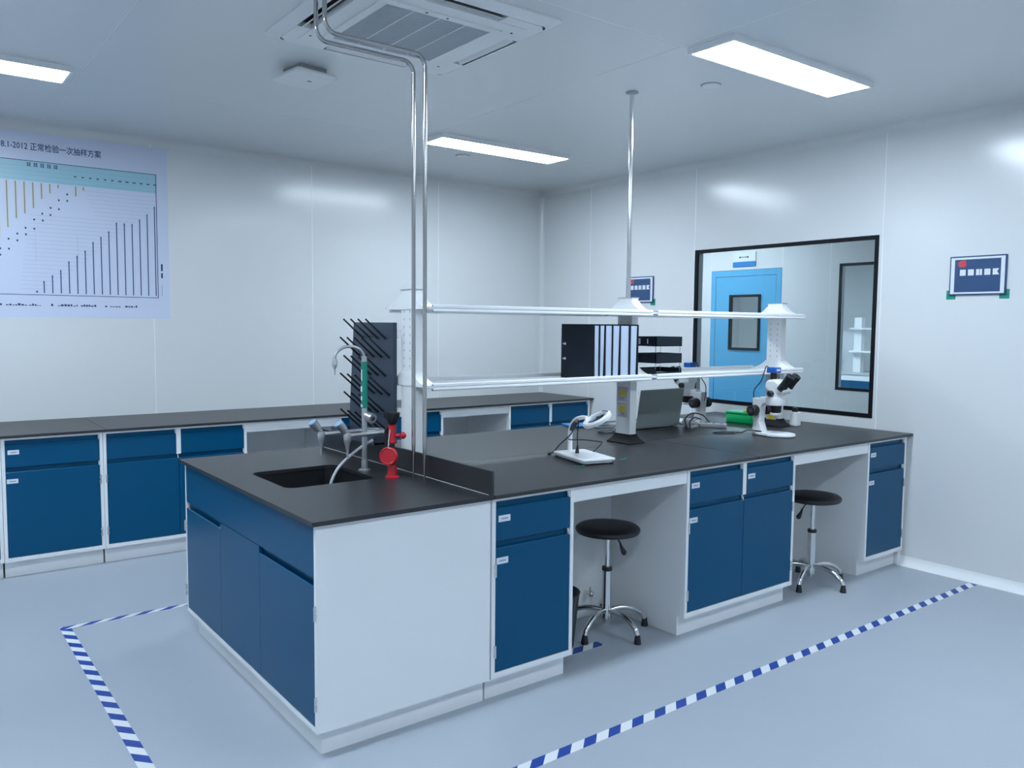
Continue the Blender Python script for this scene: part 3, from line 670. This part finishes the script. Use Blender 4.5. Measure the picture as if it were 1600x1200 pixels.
# ------------------------------------------------------------------ microscopes
def microscope(label, x, y, rz):
    t = thing('stereo_microscope', label, 'microscope', (x, y, ZC), rz, 'stereo microscopes on the island')
    n = 36; pl = []
    for i in range(n):
        a = 2*math.pi*i/n; yy = .012+.142*math.sin(a); ww = .098*math.cos(a)*(1.0 if math.sin(a) < 0 else .88); pl.append((ww, yy))
    MB().prism(pl, .003, .019, 'z', bev=.004).obj('base', 'white_gloss', t)
    MB().lathe([(0, .0205), (.044, .0205), (.047, .019)], (0, -.02, 0), 28).obj('stage_plate', 'sign_white', t)
    MB().prism([(.075, .018), (.150, .018), (.142, .07), (.150, .16), (.152, .225), (.060, .225), (.066, .205), (.092, .17), (.098, .08)], -.030, .030, 'x', bev=.004).obj('stand', 'white_plastic', t)
    for s in (-1, 1):
        k = MB().tube([(s*.030, .120, .150), (s*.040, .120, .150), (s*.041, .120, .150), (s*.082, .120, .150), (s*.088, .120, .150)], .03, 20, radii=[.018, .018, .034, .034, .026]).obj('focus_knob', 'black', t)
        MB().cyl((s*.088, .120, .150), (s*.092, .120, .150), .014, n=14).obj('knob_cap', 'dark_grey', k)
    MB().lathe([(.040, .19), (.060, .19), (.062, .20), (.062, .232), (.060, .238), (.040, .238)], n=28).box(-.028, .028, .045, .10, .192, .235, .004).obj('holder', 'white_plastic', t)
    MB().lathe([(0, .142), (.028, .142), (.032, .147), (.0335, .170), (.038, .205), (0, .205)], n=24).obj('objective', 'black', t)
    MB().lathe([(0, .128), (.034, .128), (.036, .131), (.036, .140), (.034, .1425), (0, .1425)], n=24).obj('ring_light', 'white_gloss', t)
    MB().lathe([(0, .205), (.044, .205), (.048, .22), (.052, .25), (.056, .285), (0, .285)], n=28).obj('zoom_body', 'white_plastic', t)
    for s in (-1, 1):
        MB().tube([(s*.05, .0, .262), (s*.070, 0, .262), (s*.076, 0, .262)], .02, 16, radii=[.019, .019, .014]).obj('zoom_knob', 'black', t)
    MB().prism([(.052, .278), (.056, .315), (.040, .342), (-.01, .350), (-.048, .330), (-.084, .300), (-.088, .276), (-.066, .262), (-.02, .256)], -.046, .046, 'x', bev=.012).obj('head', 'white_gloss', t)
    for s in (-1, 1):
        c = Vector((s*.030, -.052, .288)); d = Vector((0, -.62, .785)).normalized()
        ep = MB().tube([c, c+d*.03, c+d*.032, c+d*.078, c+d*.081, c+d*.108, c+d*.112], .02, 18, radii=[.0265, .0265, .025, .0245, .0265, .027, .021]).obj('eyepiece', 'black', t)
        MB().cyl(c+d*.1115, c+d*.1128, .014, n=16).obj('eye_lens', 'lens', ep)
    MB().lathe([(0, .338), (.020, .338), (.020, .386), (0, .386)], (0, .022, 0), 18).obj('photo_tube', 'black', t)
    cm = MB().box(-.032, .032, -.010, .054, .386, .420, .004).obj('camera', 'cam_blue', t)
    MB().box(-.018, .018, -.0112, -.010, .398, .410).obj('camera_logo', 'sign_white', cm)
    MB().tube(smooth_pts([(.0, .050, .405), (.0, .075, .425), (.002, .092, .39), (.004, .115, .33), (.006, .165, .27), (.01, .168, .20), (.01, .160, .165)], 6), .003, 6).obj('camera_cable', 'black', cm)
    return t
microscope('white stereo microscope with blue camera, its eyepieces turned toward the stools', 3.215, .440, R(0))
microscope('white stereo microscope with blue camera half hidden by the laptop', 3.275, 1.195, R(180))

tag(MB().tube(smooth_pts([(3.11, .66, ZC+.007), (3.07, .64, ZC+.004), (3.01, .66, ZC+.004), (2.97, .70, ZC+.004), (3.00, .735, ZC+.004), (3.10, .69, ZC+.004), (3.13, .625, ZC+.006), (3.14, .59, ZC+.0235), (3.168, .545, ZC+.0235), (3.16, .50, ZC+.0235), (3.145, .52, ZC+.0235), (3.155, .56, ZC+.0265)], 6), .0035, 6).obj('black_cable', 'black'), 'black cable lying around the base of the microscope near the stools', 'cable')
m = MB(); rnd = random.Random(8)
for k in range(7):
    a = rnd.random()*6; pts = []
    for i in range(8): pts.append((.060*math.cos(a+i*.9)*(.6+.5*rnd.random()), .050*math.sin(a+i*.9)*(.6+.5*rnd.random()), .005+.006*k+.02*rnd.random()*(k > 2)))
    m.tube(smooth_pts(pts, 4), .0038, 6)
tag(m.obj('white_cable_heap', 'white_plastic', None, (3.085, 1.0, ZC)), 'heap of white cables beside the laptop', 'cable')
m = MB(); m.tube(smooth_pts([(2.99, .94, ZC+.005), (3.01, .98, ZC+.06), (3.06, .97, ZC+.098), (3.12, .93, ZC+.088), (3.16, .90, ZC+.04)], 6), .0045, 7); m.tube(smooth_pts([(3.0, .925, ZC+.005), (3.03, .955, ZC+.045), (3.07, .95, ZC+.072), (3.11, .93, ZC+.06)], 6), .0045, 7)
tag(m.obj('black_cable_loop', 'dark_grey'), 'dark looped cable standing over the white cable heap', 'cable')
ad = thing('extension_socket', 'slim white extension socket lying by the microscope half hidden by laptop', 'socket', (3.235, .925, ZC), R(-60))
MB().box(-.085, .085, -.024, .024, 0, .026, .004, seg=2).obj('housing', 'white_plastic', ad)
for k in (-.05, .0, .05): MB().box(k-.009, k+.009, -.012, .012, .026, .0268).obj('socket_hole', 'dark_grey', ad)

gb = thing('green_box', 'bright green plastic storage box near the window wall', 'box', (3.625, .985, ZC), R(4))
m = MB(); m.box(-.06, .06, -.100, .100, 0.001, .062, .006, seg=2); m.obj('tub', 'green_box', gb)
MB().box(-.064, .064, -.104, .104, .062, .078, .005, seg=2).obj('lid', 'green_box', gb)
tag(MB().box(-.026, .026, -.032, .032, 0, .012, .002).obj('sticky_note_pad', 'yellow', None, (3.625, .935, ZC+.0783), (0, 0, R(10))), 'yellow note pad lying on the green box', 'note pad')
pa = thing('power_adapter', 'white power adapter box plugged in beside the end rack post', 'adapter', (3.765, .665, ZC))
MB().box(-.03, .03, -.026, .026, 0, .095, .006, seg=2).obj('housing', 'white_gloss', pa)
MB().box(-.02, .012, -.016, .016, .095, .125, .003).obj('plug', 'black', pa)

# ------------------------------------------------------------------ desk organisers on the lower shelf
ZS = 1.235-.002
fo = thing('magazine_file_rack', 'black upright magazine file holder with papers on the lower shelf', 'file holder', (0, .572, ZS+.0005))
FX0, FX1, FD, FH = 1.807, 2.138, .258, .290
MB().box(FX0, FX0+.006, 0, FD, 0, FH, .001).obj('side_panel', 'black_file', fo, smooth=False)
MB().box(FX0, FX1, FD-.006, FD, 0, FH-.02).box(FX0, FX1, .0, FD, 0, .004).obj('shell', 'black_file', fo, smooth=False)
xd = [FX0, 1.846, 1.886, 1.940, 1.996, 2.066, FX1-.008]; xd2 = [FX0, 1.868, 1.893, 1.949, 2.005, 2.088, FX1-.008]
for k, x in enumerate(xd[1:]): MB().box(x-.002, x+(.007 if k != 4 else .012), .0, FD-.006, .004, FH).obj('divider', 'black_file', fo, smooth=False)
NB = ['next to its side panel', 'second from its side panel', 'third from its side panel', 'fourth from its side panel', 'fifth from its side panel', 'beside the letter trays']
for k, (a, b_) in enumerate(zip(xd, xd[1:])):
    x0, x1 = a+(.007 if k != 5 else .013)+.0005, b_-.0025; l1 = .006*(k % 2); l2 = .005*((k+1) % 2)
    sh = MB().prism([(x0+l2, .005), (x1-l1, .005), (x1, .283), (x0, .283)], .576, .76, 'y').obj('paper_stack', 'paper', None, (0, 0, ZS))
    tag(sh, 'bundle of pale papers in the black file holder, '+NB[k], 'papers', 'papers in the magazine file holder')
for z in (.104, .184): MB().lathe([(0, .001), (.007, .001), (.007, 0)], T=T_((FX0-.0002, FD-.032, z), ry=R(-90)), n=12).box(FX0-.0012, FX0, FD-.032, FD-.014, z-.003, z+.003).obj('rivet', 'chrome', fo)
lt = thing('letter_tray_stack', 'black three-tier letter tray stack beside the magazine file holder', 'letter tray', (2.384, .5725, ZS+.0005))
TD = .165
for k, z in enumerate((.010, .076, .170)):
    m = MB(); hh = .054 if k else .036
    m.box(-.108, .108, 0, TD, z, z+.004); m.box(-.108, -.103, 0, TD, z, z+hh); m.box(.103, .108, 0, TD, z, z+hh); m.box(-.108, .108, TD-.005, TD, z, z+hh)
    m.box(-.108, .108, 0, .004, z, z+(hh if k else .016))
    m.obj('tray', 'black_file', lt, smooth=False)
for sx, sy in ((-.100, .008), (.100, .008), (-.100, TD-.01), (.100, TD-.01)): MB().cyl((sx, sy, .0), (sx, sy, .175), .0018, n=6).obj('spacer_rod', 'steel', lt)
MB().box(-.1088, -.108, .118, .138, .180, .214).obj('sticker', 'sign_white', lt)
MB().box(-.1088, -.108, .06, .066, .185, .210, 0).obj('pull_tab', 'sign_white', lt)
tag(MB().box(-.09, .09, 0, .14, 0, .005).obj('paper_sheet', 'paper', None, (2.380, .583, ZS+.0150)), 'sheet of paper lying in the bottom letter tray', 'paper')

# ------------------------------------------------------------------ stools
def stool(label, x, y, rz, lever):
    t = thing('lab_stool', label, 'stool', (x, y, 0), rz, 'black lab stools')
    MB().lathe([(0, .540), (.10, .538), (.145, .532), (.158, .522), (.160, .512), (.154, .500), (.13, .494), (0, .490)], n=40).obj('seat', 'black', t)
    MB().lathe([(0, .490), (.028, .490), (.026, .478), (0, .478)], n=18).obj('seat_mount', 'black', t)
    MB().cyl((0, 0, .29), (0, 0, .48), .0145, n=18).obj('gas_lift', 'chrome', t)
    MB().lathe([(.0148, .325), (.025, .325), (.026, .318), (.026, .308), (.015, .306)], n=18).obj('collar', 'black', t)
    MB().lathe([(0, .306), (.023, .306), (.0235, .12), (.027, .10), (.027, .062), (.018, .055), (.018, .04), (0, .04)], n=20).obj('column', 'chrome', t)
    for k in range(5):
        a = R(-90+72*k); c, s = math.cos(a), math.sin(a)
        P = smooth_pts([(.02*c, .02*s, .105), (.08*c, .08*s, .110), (.14*c, .14*s, .100), (.195*c, .195*s, .070), (.214*c, .214*s, .040)], 5)
        lg = MB().tube(P, .013, 12, radii=[.0135-.001*abs(i-10)/10 for i in range(len(P))]).obj('leg', 'chrome', t)
        MB().lathe([(0, .044), (.012, .044), (.014, .030), (.018, .004), (.018, 0), (0, 0)], (.215*c, .215*s, 0), 14).obj('foot', 'black', lg)
    lv = MB().tube([(0.015, -.01, .484), (.045*lever[0], .045*lever[1], .472), (.060*lever[0], .060*lever[1], .445)], .004, 8).obj('lever', 'black', t)
    MB().tube([(.060*lever[0], .060*lever[1], .450), (.068*lever[0], .068*lever[1], .425), (.083*lever[0], .083*lever[1], .395), (.085*lever[0], .085*lever[1], .385)], .01, 10, radii=[.004, .008, .015, .008]).obj('lever_grip', 'black', lv)
stool('round black stool with chrome star base beside the waste bin', 1.690, .326, R(0), (.8, -.6))
stool('round black stool with chrome star base closest to the window wall', 3.208, .160, R(-2), (-.8, .6))

# ------------------------------------------------------------------ waste bin
wb = thing('waste_bin', 'dark mesh waste bin tucked beside the stool in the knee space', 'waste bin', (1.350, .330, 0))
MB().lathe([(0, .004), (.088, .004), (.090, 0), (.092, .006), (.118, .262), (.1165, .262), (.090, .008), (0, .008)], n=28).obj('bucket', 'dark_grey', wb)
MB().tube([(.119*math.cos(a), .119*math.sin(a), .264) for a in [i*2*math.pi/28 for i in range(29)]], .004, 8).obj('rim', 'black', wb)
m = MB()
for i in range(28):
    a = i*2*math.pi/28; m.tube([(.0925*math.cos(a), .0925*math.sin(a), .006), (.1185*math.cos(a), .1185*math.sin(a), .262)], .0016, 5)
m.obj('mesh_wire', 'black', wb)

# ------------------------------------------------------------------ floor marking tapes
def tape(name, label, p0, p1, wd, blue0, per, skew, group=None):
    """strip from p0 to p1 (left edge), width to the right of travel; blue bars start at distance blue0 along left edge"""
    p0 = Vector((*p0, 0)); p1 = Vector((*p1, 0)); d = (p1-p0); ln_ = d.length; d.normalize(); n_ = Vector((d.y, -d.x, 0))
    m = MB(); z = .0009
    m.box(0, ln_, -wd, 0, 0, .0006)
    m.mi = 1; s = blue0 - per*40
    while s < ln_+per:
        a = [(s, 0), (s+per/2, 0), (s+per/2+skew, -wd), (s+skew, -wd)]
        # clip in x to the strip
        if max(q[0] for q in a) > 0 and min(q[0] for q in a) < ln_:
            def clip(poly, sgn, lim):
                out = []
                for i in range(len(poly)):
                    A, B = poly[i], poly[(i+1) % len(poly)]; ia = sgn*A[0] <= sgn*lim; ib = sgn*B[0] <= sgn*lim
                    if ia: out.append(A)
                    if ia != ib:
                        tt = (lim-A[0])/(B[0]-A[0]); out.append((lim, A[1]+(B[1]-A[1])*tt))
                return out
            a = clip(clip(a, 1, ln_), -1, 0)
            if len(a) > 2:
                f = m.bm.faces.new([m.bm.verts.new((q[0], q[1], z)) for q in a]); f.material_index = 1
        s += per
    o = m.obj(name, ['tape_white', 'tape_blue'], None, (p0.x, p0.y, .0003), (0, 0, math.atan2(d.y, d.x)), smooth=False, recalc=False)
    for p in o.data.polygons:
        if p.material_index == 1 and p.normal.z < 0: p.flip()
    return tag(o, label, 'floor tape', group)
tape('floor_tape', 'blue and white striped floor tape running along the stool side of the island', (.30, -.404), (3.985, -.404), .048, .629-.30, .1245, -.052)
tape('floor_tape', 'blue and white striped floor tape crossing the floor in front of the sink cabinet', (-.434, 1.905), (-.434, -.40), .048, 1.905-.975+.062, .1245, -.055)
tape('floor_tape', 'blue and white striped floor tape behind the sink end of the island', (-.482, 1.945), (2.2, 1.945), .038, .142, .1245, -.062)
tape('floor_tape', 'short piece of striped floor tape under the stool by the waste bin', (1.26, .252), (1.552, .246), .052, .02, .1245, -.05)

# ------------------------------------------------------------------ wall chart
pc = thing('wall_chart', 'large printed sampling chart with dark bars on the back wall', 'chart', (0, D, 0))
PX0 = -1.02
MB().box(PX0, .542, -.0016, -.0004, 1.537, 2.748).obj('sheet', 'poster', pc, smooth=False)
def flat(m, x0, x1, z0, z1, d=.0022): m.box(x0, x1, -d, -.0016, z0, z1)
m = MB(); flat(m, PX0+.06, .463, 2.430, 2.563, .0018); m.obj('header_band', 'poster_band', pc, smooth=False)
m = MB(); flat(m, PX0+.06, .466, 2.560, 2.564); flat(m, PX0+.06, .466, 1.685, 1.689); flat(m, .461, .466, 1.685, 2.564); flat(m, PX0+.06, PX0+.064, 1.685, 2.564)
m.obj('printed_border', 'print_navy', pc, smooth=False)
m = MB()
for k in range(4): flat(m, PX0+.06, .461, 2.442+k*.028, 2.4432+k*.028, .0021)
for k in range(26):
    z = 2.40-k*.027; xe = .45 - max(0, k-3)*.031
    if xe > -.46: flat(m, -.30-.004*k if k > 6 else -.0+.01*k, xe, z, z+.0011, .0021)
for x in (-.30, -.05, .2): flat(m, x, x+.001, 1.9, 2.1, .0021)
m.obj('printed_ruling', 'print_grey', pc, smooth=False)
BX = [-.2575+.0505*i for i in range(15)]; BT = [1.776, 1.817, 1.853, 1.914, 1.955, 1.993, 2.055, 2.094, 2.135, 2.199, 2.198, 2.198, 2.233, 2.273, 2.332]
m = MB()
for x, z in zip(BX, BT):
    flat(m, x-.0034, x+.0034, 1.700, z); m.prism([(x-.006, z-.006), (x+.006, z-.006), (x, z+.008)], -.0023, -.0017, 'y')
m.obj('printed_bar', 'print_blue', pc, smooth=False)
arrows = [(-.701+.0495*i, z) for i, z in enumerate((1.77, 1.90, 1.98, 2.02, 2.06, 2.12, 2.182, 2.217, 2.257, 2.321, 2.363, 2.403))] + [(-.052, 2.358), (-.005, 2.401)]
for x, z in arrows:
    m = MB(); flat(m, x-.010, x+.010, z, 2.424, .00185); m.mi = 1; flat(m, x-.0024, x+.0024, z, 2.424); m.obj('printed_arrow', ['print_cream', 'print_orange'], pc, smooth=False)
m = MB(); dts = [(-.104, 2.366), (-.105, 2.323), (-.155, 2.322), (-.156, 2.263), (-.205, 2.267), (-.207, 2.22), (-.255, 2.224), (-.253, 2.18), (-.303, 2.182), (-.304, 2.122), (-.354, 2.124), (-.353, 2.082), (-.402, 2.083), (-.403, 2.039), (-.452, 2.046), (-.452, 1.982), (-.5, 1.981), (-.501, 1.94), (-.30, 1.708)]
for i, (x, z) in enumerate(dts):
    flat(m, x-.005, x+.005, z-.006, z+.006)
m.obj('printed_figures', 'print_navy', pc, smooth=False)
rw = (R(90), 0, 0)
text('chart_title', '8.1-2012 正常检验一次抽样方案', .054, 'print_blue', pc, (-.478, -.0020, 2.652), rw, sx=.79)
bpy.context.view_layer.update()
m = MB(); rnd = random.Random(2)
for i in range(5):
    x = -.335+i*.039
    for q in range(3): flat(m, x, x+.022, 2.528+q*.009, 2.532+q*.009)
    flat(m, x+.002, x+.005, 2.526, 2.552); flat(m, x+.016, x+.019, 2.526, 2.552)
for i in range(12): flat(m, -.06+i*.046, -.045+i*.046 + (.006 if i > 5 else 0), 2.485, 2.492)
for a, bb in ((-.55, -.50), (-.48, -.28), (-.22, -.205), (-.18, -.06), (-.04, .055), (.11, .125), (.145, .21), (.24, .32)):
    x = a
    while x < bb:
        ww = .006+.012*rnd.random(); flat(m, x, min(bb, x+ww), 1.614, 1.617+.012*rnd.random()); x += ww+.004
for z0, z1 in ((1.88, 1.93), (1.83, 1.865), (1.70, 1.78)): flat(m, .486, .492 if z0 < 1.8 else .498, z0, z1) if z0 > 1.8 else flat(m, .489, .491, z0, z1)
m.obj('small_print', 'print_navy', pc, smooth=False)

# ------------------------------------------------------------------ framed wall signs
def wall_sign(label, yc, zc, wd, h, shift=0):
    t = thing('wall_sign', label, 'sign', (L, yc, zc))
    MB().box(-.012, -.0005, -wd/2, wd/2, -h/2, h/2, .002).obj('frame', 'sign_blue', t)
    MB().box(-.0132, -.012, -wd/2+.008, wd/2-.008, -h/2+.008, h/2-.008).obj('mount_card', 'sign_white', t)
    MB().box(-.0140, -.0132, -wd/2+.030, wd/2-.030, -h/2+.018, h/2-.020).obj('blue_card', 'sign_blue', t)
    m = MB()
    for i in range(5):
        y = .098-.046*i - shift
        if i == 2: m.box(-.0146, -.014, y-.033+.016, y, -.0, .036); m.box(-.0146, -.014, y-.033, y-.033+.013, 0, .036)
        elif i == 4: m.prism([(y, .0), (y, .036), (y-.034, .036), (y-.024, .018), (y-.036, .0)], -.0146, -.014, 'x')
        else: m.box(-.0146, -.014, y-.033, y, 0, .036)
    m.obj('lettering', 'sign_white', t, smooth=False)
    MB().prism([(.105-.0, .052), (.113, .078), (.088, .092), (.066, .092), (.062, .060), (.072, .050)], -.0148, -.014, 'x').obj('emblem', 'sign_red', t, smooth=False)
    for sy in (-1, 1):
        MB().prism([(sy*(wd/2+.018), -h/2-.024), (sy*(wd/2+.018), -h/2+.03), (sy*(wd/2-.004), -h/2+.03), (sy*(wd/2-.004), -h/2+.002), (sy*(wd/2-.036), -h/2+.002), (sy*(wd/2-.036), -h/2-.024)], -.0018, -.0004, 'x').obj('green_tape', 'green_tape', t, smooth=False)
wall_sign('framed dark blue sign on the wall to the right of the viewing window', -.340, 1.834, .318, .232)
wall_sign('framed dark blue sign half hidden behind the middle rack post and pole', 2.400, 1.826, .318, .222)

# ------------------------------------------------------------------ room beyond the corridor
fb = thing('sink_bench', 'pale bench with blue doors seen through the corridor window', 'bench', (10.2, 0, 0))
MB().box(0, .75, 1.6, 5.6, .10, .83).obj('carcass', 'white', fb, smooth=False)
MB().box(.06, .75, 1.6, 5.6, 0, .10).obj('plinth', 'white', fb, smooth=False)
MB().box(-.02, .78, 1.58, 5.62, .83, .85).obj('bench_top', 'lightgrey', fb, smooth=False)
for k in range(6): MB().box(-.015, 0, 1.64+k*.66, 2.26+k*.66, .14, .74, .002).obj('door', 'blue', fb)
fr2 = thing('glass_shelf_rack', 'white shelf rack on the bench beyond the corridor window', 'shelf rack', (10.5, 0, .85))
for y in (2.3, 4.05): MB().box(-.05, .05, y-.06, y+.06, 0, .82, .003).obj('post', 'white_gloss', fr2)
for z in (.30, .64): MB().box(-.16, .16, 2.2, 4.12, z, z+.025, .002).obj('shelf', 'white_gloss', fr2)
MB().box(-.03, -.022, 4.12, 4.42, .0, .62).obj('side_panel', 'lightgrey', fr2)
ft = thing('bench_tap', 'grey tap standing on the bench beyond the corridor window', 'tap', (10.34, 4.42, .85))
MB().tube(smooth_pts([(0, 0, 0), (0, 0, .22), (0, -.03, .27), (0, -.10, .27), (0, -.13, .22)], 5), .014, 10).obj('gooseneck', 'dark_grey', ft)
MB().tube([(0, .0, .1), (0, -.16, .16)], .012, 8).tube([(0, 0, .1), (0, .14, .15)], .012, 8).obj('tap_arm', 'dark_grey', ft)
for y in (4.52, 4.62): tag(MB().cyl((10.28, y, .85), (10.28, y, 2.70), .012, n=10).obj('gas_pipe', 'steel'), 'thin steel pipe rising in the room beyond the corridor', 'pipe', 'pipes in the room beyond')
